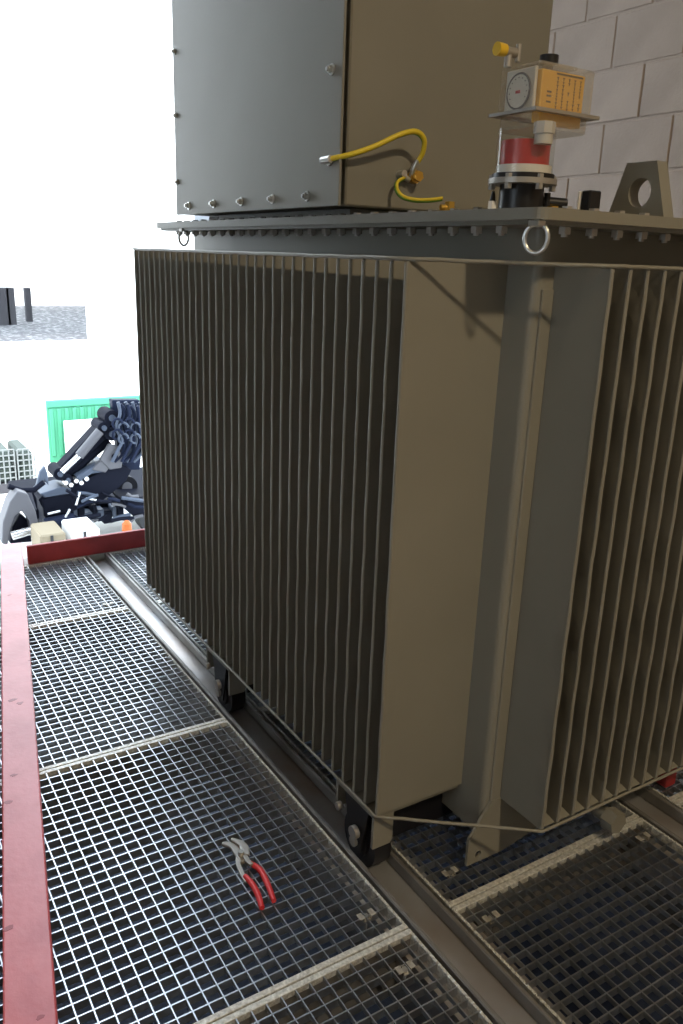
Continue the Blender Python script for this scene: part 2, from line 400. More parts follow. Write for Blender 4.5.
# fins: thin hollow plates with a wavy embossed tip
def fin_mesh(depth, along, phase=0.0):
    """root at 0, tip at -depth along axis 'along'; the other axis is the thickness"""
    b = MB(); hh = ZT - ZB
    zs = [0.0, 0.004, 0.03] + [0.06 + (hh - 0.12) * j / 44.0 for j in range(45)] + [hh - 0.03, hh - 0.004, hh]; nz = len(zs) - 1
    prof = [(0.0, 0.0038), (-depth + 0.035, 0.0038), (-depth + 0.010, 0.0042), (-depth + 0.003, 0.0048), (-depth + 0.0006, 0.003), (-depth, 0.0)]
    sec = prof + [(d, -t) for d, t in prof[-2::-1]]
    k = len(sec); vs = []
    for z in zs:
        e = min(z, hh - z)
        ww = 0.0014 * math.sin(2 * math.pi * z / 0.17 + phase) * (0.6 + 0.4 * math.sin(z * 5.1 + phase * 2)) if 0.05 < e else 0.0
        for (d, t) in sec:
            dd = d
            if e < 0.003 and d < -depth + 0.006: dd = d + 0.003
            f = 1.0 if d < -depth + 0.02 else 0.0
            p = (dd, t + ww * f)
            vs.append((p[0], p[1], z) if along == 'x' else (p[1], p[0], z))
    fs = []
    for j in range(nz):
        fs += [(j * k + i, j * k + (i + 1) % k, (j + 1) * k + (i + 1) % k, (j + 1) * k + i) for i in range(k)]
    b.add(vs, fs, False)
    b.add(vs, [tuple(range(k))[::-1], tuple(range(nz * k, (nz + 1) * k))])
    return b.mesh('cooling_fin', M['paint'])
fl = [fin_mesh(TX0 - TIPX, 'x', p) for p in (0.0, 0.35, -0.4, 0.7)]
for i in range(33): inst('cooling_fin', fl[(i * 7 + i // 4) % 4], (TX0, 1.345 + i * 0.0507, ZB), tr)
fr_ = [fin_mesh(TY0 - TIPY, 'y', p) for p in (0.2, 0.9, -0.5)]
for i in range(14): inst('cooling_fin', fr_[(i * 5 + i // 3) % 3], (1.294 + i * 0.0513, TY0, ZB), tr)
# short spacer plates between neighbouring fins at the bottom of the right bank
for i in range(13):
    x = 1.294 + (i + 0.5) * 0.0513
    mb = MB(); mb.prism([(x - 0.021, TIPY + 0.008, ZB - 0.001), (x + 0.021, TIPY + 0.008, ZB - 0.001), (x + 0.021, TY0, ZB + 0.03), (x - 0.021, TY0, ZB + 0.03)], (0, 0, 0.002))
    build('bottom_web', mb, M['paint'], tr)
# rims along the fin tips, cutting the corner between the two banks
def rim(name, z, r):
    pts = [(TIPX + 0.001, 2.972, z), (TIPX + 0.001, 2.2, z), (TIPX + 0.001, 1.345, z), (1.294, TIPY + 0.001, z), (1.6, TIPY + 0.001, z), (1.965, TIPY + 0.001, z)]
    fine = []
    for a, b in zip(pts[:-1], pts[1:]):
        for j in range(12): fine.append(Vector(a).lerp(Vector(b), j / 12.0) + Vector((0, 0, random.uniform(-0.0009, 0.0009))))
    fine.append(Vector(pts[-1]))
    mb = MB(); mb.tube(fine, r, 8); build(name, mb, M['paint'], tr)
rim('top_rim', ZT + 0.003, 0.0042)
rim('bottom_rim', ZB - 0.003, 0.0040)

# undercarriage: skids along x with rollers in the rail
for (y0, y1, nm) in ((1.352, 1.525, 0), (2.185, 2.375, 1)):
    sk = MB(); x0, x1 = TIPX + 0.002, 2.03
    w0 = y0 + 0.058
    sk.box(x0, x1, y0 + 0.002, y1, ZB - 0.018, ZB - 0.008)
    so_ = build('skid_channel', sk, M['paint'], tr)
    wb_ = MB(); wb_.box(x0 + 0.092, 1.755, w0, w0 + 0.009, 0.030, ZB - 0.018); build('skid_web', wb_, M['black'], so_)  # front web coloured black in place of the shade under the fins
    wb_ = MB(); wb_.box(x0, x1, y1 - 0.009, y1, 0.090, ZB - 0.018); build('skid_web', wb_, M['paint'], so_)
    cy = (y0 + y1) / 2
    for cx in (1.026, 1.823):
        rz = 0.038
        mb = MB(); mb.cyl((cx - 0.024, cy, rz), (cx + 0.024, cy, rz), 0.0715, None, 28)
        mb.cyl((cx - 0.031, cy, rz), (cx - 0.024, cy, rz), 0.042, None, 20)
        ro = build('roller', mb, M['black'], tr)
        mb = MB(); mb.cyl((cx - 0.046, cy, rz), (cx + 0.040, cy, rz), 0.014, None, 12); build('axle', mb, M['dullsteel'], ro)
        for s in (-1, 1):
            mb = MB(); xx = cx + s * 0.033
            mb.prism([(xx, cy - 0.055, 0.159), (xx, cy + 0.055, 0.159), (xx, cy + 0.025, 0.018), (xx, cy - 0.025, 0.018)], (0.005 * s, 0, 0))
            build('roller_fork', mb, M['black'], ro)
        for (by, bz, br) in ((cy - 0.012, 0.076, 0.017), (y1 - 0.024, 0.105, 0.011)):
            mb = MB(); mb.cyl((cx - 0.056, by, bz), (cx - 0.043, by, bz), br, None, 12); build('clamp_bolt', mb, M['dullsteel'], ro)
# corner gusset under skid end
for y0 in (1.352, 2.185):
    mb = MB(); mb.prism([(0.982, y0, ZB - 0.009), (1.040, y0, ZB - 0.009), (1.040, y0, 0.088), (1.034, y0, 0.074), (0.982, y0, 0.074)], (0, 0.009, 0)); eo = build('skid_end_plate', mb, M['paint'], tr)
    mb = MB(); mb.prism([(0.986, y0, ZB - 0.010), (0.992, y0, ZB - 0.010), (1.034, y0, 0.124), (1.030, y0, 0.120)], (0, -0.004, 0)); build('stiffening_rib', mb, M['paint'], eo)
# lug plate with a hole under the tank's near corner
def plate_with_hole(mb, outer, hole_c, hr, U, V, N, th, n=24):
    """plate in plane (U,V) through origin 0; outer: list of (u,v); hole by bridging"""
    hv = [(hole_c[0] + hr * math.cos(2 * math.pi * i / n), hole_c[1] + hr * math.sin(2 * math.pi * i / n)) for i in range(n)]
    # resample the outline at the same angles as the hole
    ov = []
    for i in range(n):
        a = 2 * math.pi * i / n; dx, dy = math.cos(a), math.sin(a); best = None
        for (p, q) in zip(outer, outer[1:] + outer[:1]):
            ex, ey = q[0] - p[0], q[1] - p[1]; den = dx * ey - dy * ex
            if abs(den) < 1e-12: continue
            wx, wy = p[0] - hole_c[0], p[1] - hole_c[1]
            t = (wx * ey - wy * ex) / den; s = (wx * dy - wy * dx) / den
            if t > 0 and -1e-9 <= s <= 1 + 1e-9 and (best is None or t < best): best = t
        ov.append([hole_c[0] + dx * best, hole_c[1] + dy * best])
    for p in outer:   # snap nearest sample to each true corner
        j = min(range(n), key=lambda i: (ov[i][0] - p[0]) ** 2 + (ov[i][1] - p[1]) ** 2); ov[j] = list(p)
    O, U, V, N = Vector(N[0]), Vector(U), Vector(V), Vector(N[1])
    f0 = [O + U * u + V * v for u, v in ov]; h0 = [O + U * u + V * v for u, v in hv]
    vs = f0 + h0 + [p + N * th for p in f0] + [p + N * th for p in h0]
    fs = []
    for i in range(n):
        j = (i + 1) % n
        fs += [(i, j, n + j, n + i), (2 * n + i, 3 * n + i, 3 * n + j, 2 * n + j), (i, 2 * n + i, 2 * n + j, j), (n + i, n + j, 3 * n + j, 3 * n + i)]
    mb.add(vs, fs)
mb = MB(); plate_with_hole(mb, [(0, 0.0), (0.50, 0.0), (0.50, 0.075), (0.0, 0.075)], (0.036, 0.022), 0.010, (1, 0, 0), (0, 0, 1), ((1.196, 1.247, 0.012), (0, 1, 0)), 0.008)
build('jacking_lug', mb, M['paint'], tr)
mb = MB(); mb.prism([(1.196, 1.247, 0.087), (1.62, 1.247, 0.087), (1.62, 1.247, 0.18), (1.262, 1.247, 0.18)], (0, 0.008, 0)); build('base_skirt', mb, M['paint'], tr)
# drain plug
mb = MB(); mb.cyl((1.605, 1.25, 0.062), (1.605, 1.16, 0.062), 0.020, None, 16); mb.cyl((1.605, 1.165, 0.062), (1.605, 1.128, 0.062), 0.031, None, 6, smooth=False)
build('drain_plug', mb, M['paint'], tr)

# lid bolts: head above, nut and shank below the flange
bmb = MB(); bmb.cyl((0, 0, 0.021), (0, 0, 0.029), 0.011, None, 6, smooth=False); bmb.cyl((0, 0, -0.008), (0, 0, -0.021), 0.0125, None, 6, smooth=False)
bmb.cyl((0, 0, -0.026), (0, 0, 0.029), 0.0065, None, 8)
bolt_me = bmb.mesh('lid_bolt', M['dullsteel'])
yb = 1.30
while yb < 3.10:
    inst('lid_bolt', bolt_me, (1.178, yb, LZ0), tr); yb += 0.0755
xb = 1.234
while xb < 2.12:
    inst('lid_bolt', bolt_me, (xb, 1.185, LZ0), tr); xb += 0.0735

# lashing rings under the lid
for (cx, cy, col) in ((1.140, 1.163, 'steel'), (1.14, 2.90, 'dullsteel')):
    mb = MB(); pts = []
    for i in range(24):
        a = 2 * math.pi * i / 24
        pts.append((cx + 0.016 * math.cos(a) * 0.6, cy - 0.020 * math.cos(a), LZ0 - 0.032 + 0.026 * math.sin(a)))
    mb.tube(pts, 0.0042, 8, True); r_ = build('lashing_ring', mb, M[col], tr)
    mb = MB(); mb.box(cx - 0.012, cx + 0.012, cy - 0.014, cy + 0.014, LZ0 - 0.012, LZ0, 0.002); build('ring_tab', mb, M[col], r_)

# lifting lug on the lid
mb = MB(); plate_with_hole(mb, [(0.0, 0), (0.150, 0), (0.112, 0.112), (0.036, 0.112)], (0.070, 0.052), 0.029, (0, 1, 0), (0, 0, 1), ((1.50, 1.172, LZ1), (1, 0, 0)), 0.032, 32)
build('lifting_lug', mb, M['paint'], tr)

# ---- cable box on the lid
BX0, BX1, BY0, BY1, BZ0, BZ1 = 1.106, 1.745, 1.80, 2.85, 1.567, 2.45
cbx = empty('cable_box', ((BX0 + BX1) / 2, (BY0 + BY1) / 2, LZ1), tr)
mb = MB(); mb.box(BX0 + 0.016, BX1, BY0, BY1, BZ0, BZ1, 0.004); build('body', mb, M['paint'], cbx)
mb = MB(); mb.box(1.20, BX1 - 0.05, BY0 + 0.10, 2.73, LZ1, BZ0); build('plinth', mb, M['paint_shaded'], cbx)
mb = MB(); mb.box(BX0 - 0.008, BX0 - 0.001, BY0 - 0.008, BY1 + 0.004, BZ0 - 0.002, BZ1 + 0.004, 0.0015); build('cover_panel', mb, M['paint'], cbx)
mb = MB(); mb.box(BX0 - 0.001, BX0 + 0.016, BY0 + 0.02, BY1 - 0.02, BZ0 + 0.02, BZ1 - 0.02); build('gasket', mb, M['rubber'], cbx)
XP = BX0 - 0.008
smb = MB(); smb.cyl((0, 0, 0), (-0.003, 0, 0), 0.0125, None, 14); smb.cyl((-0.003, 0, 0), (-0.011, 0, 0), 0.0085, None, 6, smooth=False); smb.cyl((-0.011, 0, 0), (-0.016, 0, 0), 0.005, None, 8)
sme = smb.mesh('screw', M['steel'])
for y in (2.74, 2.535, 2.335, 2.137, 1.944): inst('screw', sme, (XP, y, 1.592), cbx)
for z in (1.668, 1.865, 2.06, 2.26): inst('screw', sme, (XP, 1.838, z), cbx)
for py in (50, 115, 182): inst('screw', sme, (XP + 0.004, 2.835, onx(178, py, XP).z), cbx)

# ---- earthing cable
def smooth_pts(pts, n=8):
    out = []
    P = [pts[0]] + pts + [pts[-1]]
    for i in range(1, len(P) - 2):
        p0, p1, p2, p3 = (Vector(q) for q in P[i - 1:i + 3])
        for j in range(n):
            t = j / n
            out.append(0.5 * ((2 * p1) + (p2 - p0) * t + (2 * p0 - 5 * p1 + 4 * p2 - p3) * t * t + (3 * p1 - p0 - 3 * p2 + p3) * t ** 3))
    out.append(Vector(P[-2])); return out
ec = empty('earth_cable', (1.2, 1.75, LZ1), tr)
def cpt(px, py, y): return ony(px, py, y)
a0 = Vector((XP - 0.014, 1.838, 1.668))
c1 = [a0 + Vector((0.0, -0.02, 0.001)), cpt(352, 154, 1.775), cpt(375, 146, 1.760), cpt(400, 134.5, 1.745), cpt(416, 131.5, 1.740), cpt(424, 139, 1.742), cpt(423, 152, 1.755), cpt(417, 163, 1.77)]
mb = MB(); mb.tube(smooth_pts(c1), 0.0062, 10); build('yellow_cable', mb, M['cable'], ec)
st = MB(); sp = smooth_pts(c1); st.tube([p + Vector((0, 0.004, -0.0032)) for p in sp], 0.0042, 8); build('green_stripe', st, M['cable_green'], ec)
mb = MB(); mb.tube([a0 + Vector((0, 0.012, 0)), a0 + Vector((0, -0.012, 0.0005)), a0 + Vector((0.0, -0.028, 0.001))], 0.0085, 10); build('cable_lug', mb, M['steel'], ec)
mb = MB(); mb.tube([cpt(418, 160, 1.768), cpt(414, 168, 1.775), cpt(411, 176, 1.785)], [0.0075, 0.008, 0.006], 10); build('cable_lug', mb, M['steel'], ec)
bp = cpt(411, 177, 1.80)
mb = MB(); mb.cyl((bp.x, 1.80, bp.z), (bp.x, 1.772, bp.z), 0.0075, None, 10); mb.cyl((bp.x, 1.795, bp.z), (bp.x, 1.778, bp.z), 0.017, None, 6, smooth=False); mb.cyl((bp.x, 1.778, bp.z), (bp.x, 1.764, bp.z), 0.013, None, 6, smooth=False)
build('brass_stud', mb, M['brass'], ec)
b2 = cpt(399, 174, 1.80)
mb = MB(); mb.cyl((b2.x, 1.80, b2.z), (b2.x, 1.776, b2.z), 0.0085, None, 10); build('steel_stud', mb, M['steel'], ec)
c2 = [cpt(404, 178, 1.785), cpt(397, 183, 1.775), cpt(397, 191, 1.765), cpt(403, 197.5, 1.750), cpt(415, 200.5, 1.735), cpt(430, 200.5, 1.715), cpt(442, 199, 1.70)]
mb = MB(); mb.tube(smooth_pts(c2), 0.0052, 10); build('lower_cable', mb, M['cable_green'], ec)
mb = MB(); mb.tube([p + Vector((0, -0.003, 0.0022)) for p in smooth_pts(c2)], 0.0040, 8); build('yellow_stripe', mb, M['cable'], ec)
mb = MB(); mb.tube([cpt(404, 177, 1.785), cpt(409, 180, 1.785)], 0.007, 8); build('cable_lug', mb, M['steel'], ec)
q = cpt(450, 203, 1.69)
mb = MB(); mb.cyl((q.x, q.y, LZ1), (q.x, q.y, LZ1 + 0.026), 0.016, None, 6, smooth=False); mb.cyl((q.x, q.y, LZ1 + 0.026), (q.x, q.y, LZ1 + 0.040), 0.013, None, 6, smooth=False)
mb.cyl((q.x - 0.024, q.y + 0.006, LZ1 + 0.026), (q.x, q.y, LZ1 + 0.026), 0.007); build('brass_stud', mb, M['brass'], ec)

# ---- protection relay with clear housing
rl = empty('protection_relay', (1.235, 1.275, LZ1), tr)
cxr, cyr = 1.205, 1.282
mb = MB(); mb.cyl((cxr, cyr, LZ1), (cxr, cyr, 1.598), 0.043, None, 24); build('base_neck', mb, M['blackplastic'], rl)
mb = MB(); mb.cyl((cxr, cyr, 1.594), (cxr, cyr, 1.604), 0.066, None, 28); build('flange', mb, M['dullsteel'], rl)
for k in range(6):
    a = math.radians(60 * k + 20)
    mb = MB(); x, y = cxr + 0.058 * math.cos(a), cyr + 0.058 * math.sin(a)
    mb.cyl((x, y, 1.584), (x, y, 1.594), 0.0075, None, 6, smooth=False); mb.cyl((x, y, 1.604), (x, y, 1.611), 0.0075, None, 6, smooth=False); build('flange_bolt', mb, M['dullsteel'], rl)
mb = MB(); mb.cyl((cxr, cyr, 1.604), (cxr, cyr, 1.613), 0.060, None, 28); build('gasket', mb, M['blackplastic'], rl)
mb = MB(); mb.cyl((cxr, cyr, 1.613), (cxr, cyr, 1.628), 0.053, None, 28); build('collar', mb, M['whiteplastic'], rl)
mb = MB(); mb.cyl((cxr, cyr, 1.628), (cxr, cyr, 1.672), 0.047, None, 28); build('red_float', mb, M['redfloat'], rl)
mb = MB(); mb.cyl((cxr, cyr, 1.613), (cxr, cyr, 1.692), 0.0555, None, 32, caps=False); build('sight_glass', mb, M['clearglass'], rl)
HX0, HX1, HY0, HY1 = 1.168, 1.316, 1.225, 1.333
def shell(mb, x0, x1, y0, y1, z0, z1, t, top=True):
    """thin moulded sheet: four sides and a top or bottom"""
    c = 0.006
    p = [(x0 + c, y0), (x1 - c, y0), (x1, y0 + c), (x1, y1 - c), (x1 - c, y1), (x0 + c, y1), (x0, y1 - c), (x0, y0 + c)]
    za, zb = (z0, z1) if top else (z1, z0)
    cx, cy = (x0 + x1) / 2, (y0 + y1) / 2; k = 0.93
    zc = zb - 0.004 if top else zb + 0.003
    vs = [(x, y, za) for x, y in p] + [(x, y, zc) for x, y in p] + [(cx + (x - cx) * k, cy + (y - cy) * k, zb) for x, y in p]
    mb.add(vs, [(i, (i + 1) % 8, 8 + (i + 1) % 8, 8 + i) for i in range(8)] + [(8 + i, 8 + (i + 1) % 8, 16 + (i + 1) % 8, 16 + i) for i in range(8)] + [tuple(range(16, 24))])
mb = MB(); shell(mb, HX0, HX1, HY0, HY1, 1.722, 1.800, 0.003); hs = build('clear_cover', mb, M['clear'], rl)
mb = MB(); mb.box(HX0 + 0.02, HX1 - 0.03, HY0 + 0.02, HY1 - 0.02, 1.800, 1.806, 0.002); build('cover_ridge', mb, M['clear'], hs)
mb = MB(); shell(mb, HX0 + 0.004, HX1 - 0.004, HY0 + 0.004, HY1 - 0.004, 1.688, 1.716, 0.003, False); build('clear_tray', mb, M['clear'], rl)
mb = MB()
for (x0, x1, y0, y1) in ((HX0 - 0.01, HX1 + 0.01, HY0 - 0.01, HY0 + 0.004), (HX0 - 0.01, HX1 + 0.01, HY1 - 0.004, HY1 + 0.01), (HX0 - 0.01, HX0 + 0.004, HY0 + 0.004, HY1 - 0.004), (HX1 - 0.004, HX1 + 0.01, HY0 + 0.004, HY1 - 0.004)):
    mb.box(x0, x1, y0, y1, 1.716, 1.722)
build('cover_flange', mb, M['dullsteel'], rl)
mb = MB(); mb.box(HX0 + 0.018, HX1 - 0.018, HY0 + 0.010, HY0 + 0.03, 1.700, 1.790, 0.002); lb = build('yellow_label', mb, M['label'], rl)
# the label's rows of dark vertical writing
pm = MB(); yy = HY0 + 0.0096
xs0, xs1 = HX0 + 0.058, HX1 - 0.030
for ci, x in enumerate([xs0 + (xs1 - xs0) * k / 4 for k in range(5)]):
    z = 1.780
    while z > 1.728:
        hgt = random.uniform(0.003, 0.006)
        if random.random() < 0.85:
            w = random.uniform(0.003, 0.0055)
            pm.box(x - w / 2, x + w / 2, yy - 0.0006, yy + 0.0006, z - 0.0012, z)
            pm.box(x - 0.0006, x + 0.0006, yy - 0.0006, yy + 0.0006, z - hgt, z - 0.0012)
        z -= hgt + 0.0015
pm.box(xs0 - 0.004, xs1 + 0.004, yy - 0.0006, yy + 0.0006, 1.784, 1.787)
for z in (1.735, 1.745, 1.752): pm.box(HX0 + 0.033, HX0 + 0.044, yy - 0.0006, yy + 0.0006, z, z + 0.003)
build('label_print', pm, M['print'], lb)
# dial behind the clear left side
dy, dz = 1.281, 1.756
mb = MB(); mb.box(HX0 + 0.008, HX0 + 0.016, HY0 + 0.018, HY1 - 0.012, 1.724, 1.795, 0.002); build('dial_backing', mb, M['whiteplastic'], rl)
mb = MB(); mb.cyl((HX0 + 0.004, dy, dz), (HX0 + 0.008, dy, dz), 0.029, None, 32); dl = build('dial', mb, M['dial'], rl)
mb = MB(); mb.tube([(HX0 + 0.005, dy + 0.030 * math.cos(2 * math.pi * i / 32), dz + 0.030 * math.sin(2 * math.pi * i / 32)) for i in range(32)], 0.0022, 6, True); build('dial_ring', mb, M['dialring'], dl)
mb = MB(); mb.box(HX0 + 0.0030, HX0 + 0.0042, dy - 0.006, dy + 0.006, dz - 0.004, dz + 0.001); build('dial_mark', mb, M['redfloat'], dl)
mb = MB()
for k in range(-5, 6):
    a = math.radians(90 + k * 24)
    mb.box(HX0 + 0.0032, HX0 + 0.0042, dy + 0.023 * math.cos(a) - 0.001, dy + 0.023 * math.cos(a) + 0.001, dz + 0.023 * math.sin(a) - 0.001, dz + 0.023 * math.sin(a) + 0.001)
build('dial_ticks', mb, M['dialring'], dl)
# cable gland in front, valve with a yellow cap on top, black knob
mb = MB(); mb.cyl((1.196, HY0 + 0.002, 1.700), (1.196, HY0 + 0.002, 1.680), 0.020, None, 8, smooth=False); mb.cyl((1.196, HY0 + 0.002, 1.680), (1.196, HY0 + 0.002, 1.662), 0.017, None, 16)
build('cable_gland', mb, M['greyplastic'], rl)
v = ony(504, 50, 1.31)
mb = MB(); mb.cyl((v.x + 0.012, 1.31, 1.800), (v.x + 0.012, 1.31, 1.826), 0.007); mb.cyl((v.x, 1.31, 1.826), (v.x + 0.03, 1.31, 1.826), 0.009, None, 8); mb.cyl((v.x + 0.036, 1.31, 1.812), (v.x + 0.036, 1.31, 1.842), 0.005)
vo = build('bleed_valve', mb, M['dullsteel'], rl)
mb = MB(); mb.cyl((v.x - 0.018, 1.31, 1.827), (v.x + 0.002, 1.31, 1.827), 0.012, 0.011, 14); build('valve_cap', mb, M['yellow'], vo)
mb = MB(); mb.cyl((1.252, 1.29, 1.804), (1.252, 1.29, 1.812), 0.010); mb.cyl((1.252, 1.29, 1.812), (1.252, 1.29, 1.828), 0.018, None, 16); build('black_knob', mb, M['blackplastic'], rl)

# ---- small fittings on the lid
q = ony(492, 208, 1.30)
mb = MB(); mb.cyl((q.x, q.y, LZ1), (q.x, q.y, LZ1 + 0.016), 0.009, None, 6, smooth=False); mb.mi = 1; mb.cyl((q.x, q.y, LZ1 + 0.016), (q.x, q.y, LZ1 + 0.034), 0.006, 0.003)
build('vent_fitting', mb, [M['whiteplastic'], M['blackplastic']], tr)
q = ony(552, 207, 1.26)
mb = MB(); mb.cyl((q.x, q.y, LZ1), (q.x, q.y, LZ1 + 0.012), 0.014, None, 6, smooth=False); mb.mi = 1
mb.cyl((q.x - 0.02, q.y + 0.01, LZ1 + 0.020), (q.x + 0.028, q.y - 0.008, LZ1 + 0.018), 0.011, None, 10); mb.cyl((q.x - 0.016, q.y, LZ1 + 0.012), (q.x - 0.016, q.y, LZ1 + 0.036), 0.006)
build('filling_valve', mb, [M['brass'], M['blackplastic']], tr)
q = ony(588, 210, 1.24)
mb = MB(); mb.box(q.x - 0.012, q.x + 0.022, q.y - 0.012, q.y + 0.012, LZ1 + 0.004, LZ1 + 0.046, 0.003); tb = build('terminal_cap', mb, M['blackplastic'], tr)
mb = MB(); mb.box(q.x - 0.016, q.x + 0.018, q.y + 0.0122, q.y + 0.0165, LZ1, LZ1 + 0.044, 0.001); build('cap_plate', mb, M['whiteplastic'], tb)
# small chain links lying on the lid edge by the earthing stud
mb = MB()
for k in range(6):
    c = ony(460 + k * 6.0, 208 + 0.4 * k, 1.62)
    ax = (0.008, 0.0045) if k % 2 else (0.008, 0.002)
    mb.tube([(c.x + ax[0] * math.cos(t * math.pi / 5), c.y + (0.005 if k % 2 else 0.001) * math.sin(t * math.pi / 5), LZ1 + 0.006 + ax[1] * math.sin(t * math.pi / 5)) for t in range(10)], 0.0018, 6, True)
build('retaining_chain', mb, M['whiteplastic'], tr)

# ================================================================== LOOSE THINGS ON THE FLOOR
# red beams
def beam(name, a, b, width, z0, z1, mtl, label, group='red painted floor beams'):
    a = Vector((*a, 0)); b = Vector((*b, 0)); d = (b - a).normalized(); n = Vector((-d.y, d.x, 0))
    mb = MB(); bev = 0.004
    p = [a, b, b + n * width, a + n * width]
    base = [(q.x, q.y, z0) for q in p]
    mb.prism(base, (0, 0, z1 - z0))
    o = build(name, mb, mtl, None, ((a.x + b.x) / 2, (a.y + b.y) / 2, z0))
    md = o.modifiers.new('bevel', 'BEVEL'); md.width = bev; md.segments = 2
    return tag(o, label, 'beam', group)
lb_ = beam('red_beam', (0.022, 0.20), (0.697, 3.94), 0.094, 0.003, 0.09, M['red'], 'pinkish red painted beam lying lengthwise along the left edge of the grating')
beam('red_beam', (0.705, 3.866), (2.88, 3.866), 0.022, 0.0, 0.092, M['red_shaded'], 'red beam with shade in its colour lying crosswise at the far end of the grating')
beam('red_beam', (1.965, 1.215), (1.965, 1.75), 0.045, 0.003, 0.06, M['red_shaded'], 'short red stub of beam behind the right-hand fins')
# dark chips in the paint of the long beam
for (px, py, s) in ((24, 557, 2), (10, 595, 3), (12, 700, 5), (20, 703, 4), (9, 928, 4), (40, 1017, 3), (8, 802, 4), (30, 660, 2), (14, 775, 3)):
    c = onz(px, py, 0.0903)
    mb = MB(); k = s * 0.0019
    pts = [(c.x + k * 1.6 * math.cos(t) * random.uniform(0.6, 1.2), c.y + k * math.sin(t) * random.uniform(0.6, 1.2), 0.0898) for t in [i * 2 * math.pi / 9 for i in range(9)]]
    mb.prism(pts, (0, 0, 0.0006)); build('paint_chip', mb, M['chip'], lb_)

# slip-joint pliers
pj = empty('pliers', (0.715, 1.50, 0.003))
tag(pj, 'slip-joint pliers with red handles lying on the grating', 'pliers')
def gp(px, py, z): return onz(px, py, z)
Z = 0.011
def flat_path(pts, widths, z0, z1, mtl, name, parent):
    pts = smooth_pts([Vector(p) for p in pts], 6); n = len(pts); L = []; Rr = []
    for i, p in enumerate(pts):
        d = pts[min(i + 1, n - 1)] - pts[max(i - 1, 0)]; d.z = 0; d.normalize(); nn = Vector((-d.y, d.x, 0))
        f = i / (n - 1) * (len(widths) - 1); k = min(int(f), len(widths) - 2); w = widths[k] + (widths[k + 1] - widths[k]) * (f - k)
        L.append(p + nn * w / 2); Rr.append(p - nn * w / 2)
    mb = MB(); mb.prism([(p.x, p.y, z0) for p in L + Rr[::-1]], (0, 0, z1 - z0))
    o = build(name, mb, mtl, parent); md = o.modifiers.new('bevel', 'BEVEL'); md.width = min(0.003, (z1 - z0) * 0.4); md.segments = 2; md.limit_method = 'ANGLE'
    return o
flat_path([gp(244, 862, Z), gp(238, 852, Z), gp(232, 845, Z), gp(222, 843, Z)], [0.016, 0.022, 0.020, 0.008], 0.003, 0.013, M['dullsteel'], 'jaw', pj)
flat_path([gp(247, 858, Z), gp(245, 850, Z), gp(240, 845, Z), gp(231, 841, Z)], [0.015, 0.020, 0.018, 0.008], 0.013, 0.021, M['dullsteel'], 'jaw', pj)
flat_path([gp(240, 851, Z), gp(238, 862, Z), gp(244, 876, Z), gp(247, 881, Z)], [0.014, 0.011, 0.012, 0.012], 0.003, 0.011, M['dullsteel'], 'handle_bar', pj)
flat_path([gp(242, 848, Z), gp(244, 856, Z), gp(248, 863, Z), gp(252, 867, Z)], [0.014, 0.013, 0.012, 0.011], 0.013, 0.020, M['dullsteel'], 'handle_bar', pj)
mb = MB(); c = gp(241, 853, 0.02); mb.cyl((c.x, c.y, 0.003), (c.x, c.y, 0.025), 0.007, None, 14); build('pivot', mb, M['steel'], pj)
h1 = [gp(245, 876, Z), gp(252, 884, Z), gp(258, 895, Z), gp(262, 908, Z)]
h2 = [gp(250, 863, Z), gp(260, 870, Z), gp(267, 883, Z), gp(274, 901, Z)]
for hp in (h1, h2):
    mb = MB(); sp = smooth_pts(hp, 8); mb.tube([Vector((p.x, p.y, 0.011)) for p in sp], [0.0062 + 0.0016 * math.sin(math.pi * i / (len(sp) - 1)) for i in range(len(sp))], 10); build('grip', mb, M['grip'], pj)

# grating clips
cl_lab = ['saddle clip on the grating left of the near roller', 'saddle clip on the grating at the bottom left of the rail, below the joint',
          'saddle clip on the right-hand grating just before the joint', 'saddle clip in the shade under the transformer corner',
          'saddle clip beside the second rail', 'saddle clip on the bright far grating left of the rail']
for (px, py), lab in zip(((366, 915), (405, 968), (491, 917), (450, 872), (643, 837), (108, 604)), cl_lab):
    c = onz(px, py, 0.0)
    t = empty('grating_clip', (c.x, c.y, 0.0)); tag(t, lab, 'clip', 'grating clips')
    mb = MB()
    mb.box(c.x - 0.022, c.x - 0.008, c.y - 0.010, c.y + 0.010, 0.0008, 0.0032, 0.0008); mb.box(c.x + 0.008, c.x + 0.022, c.y - 0.010, c.y + 0.010, 0.0008, 0.0032, 0.0008)
    mb.box(c.x - 0.0105, c.x - 0.008, c.y - 0.010, c.y + 0.010, -0.010, 0.002); mb.box(c.x + 0.008, c.x + 0.0105, c.y - 0.010, c.y + 0.010, -0.010, 0.002)
    mb.box(c.x - 0.0085, c.x + 0.0085, c.y - 0.010, c.y + 0.010, -0.010, -0.0075); build('saddle', mb, M['clip'], t)
    mb = MB(); mb.cyl((c.x, c.y, -0.0075), (c.x, c.y, -0.001), 0.0075, None, 6, smooth=False); mb.cyl((c.x, c.y, -0.04), (c.x, c.y, -0.0075), 0.004); build('bolt', mb, M['steel'], t)

# ================================================================== YARD OUTSIDE
GZ = -1.65
mb = MB(); mb.box(-40, 60, PY1, 90, GZ - 0.2, GZ)
struct(build('ground', mb, M['yard']), 'pale sunlit concrete yard outside')

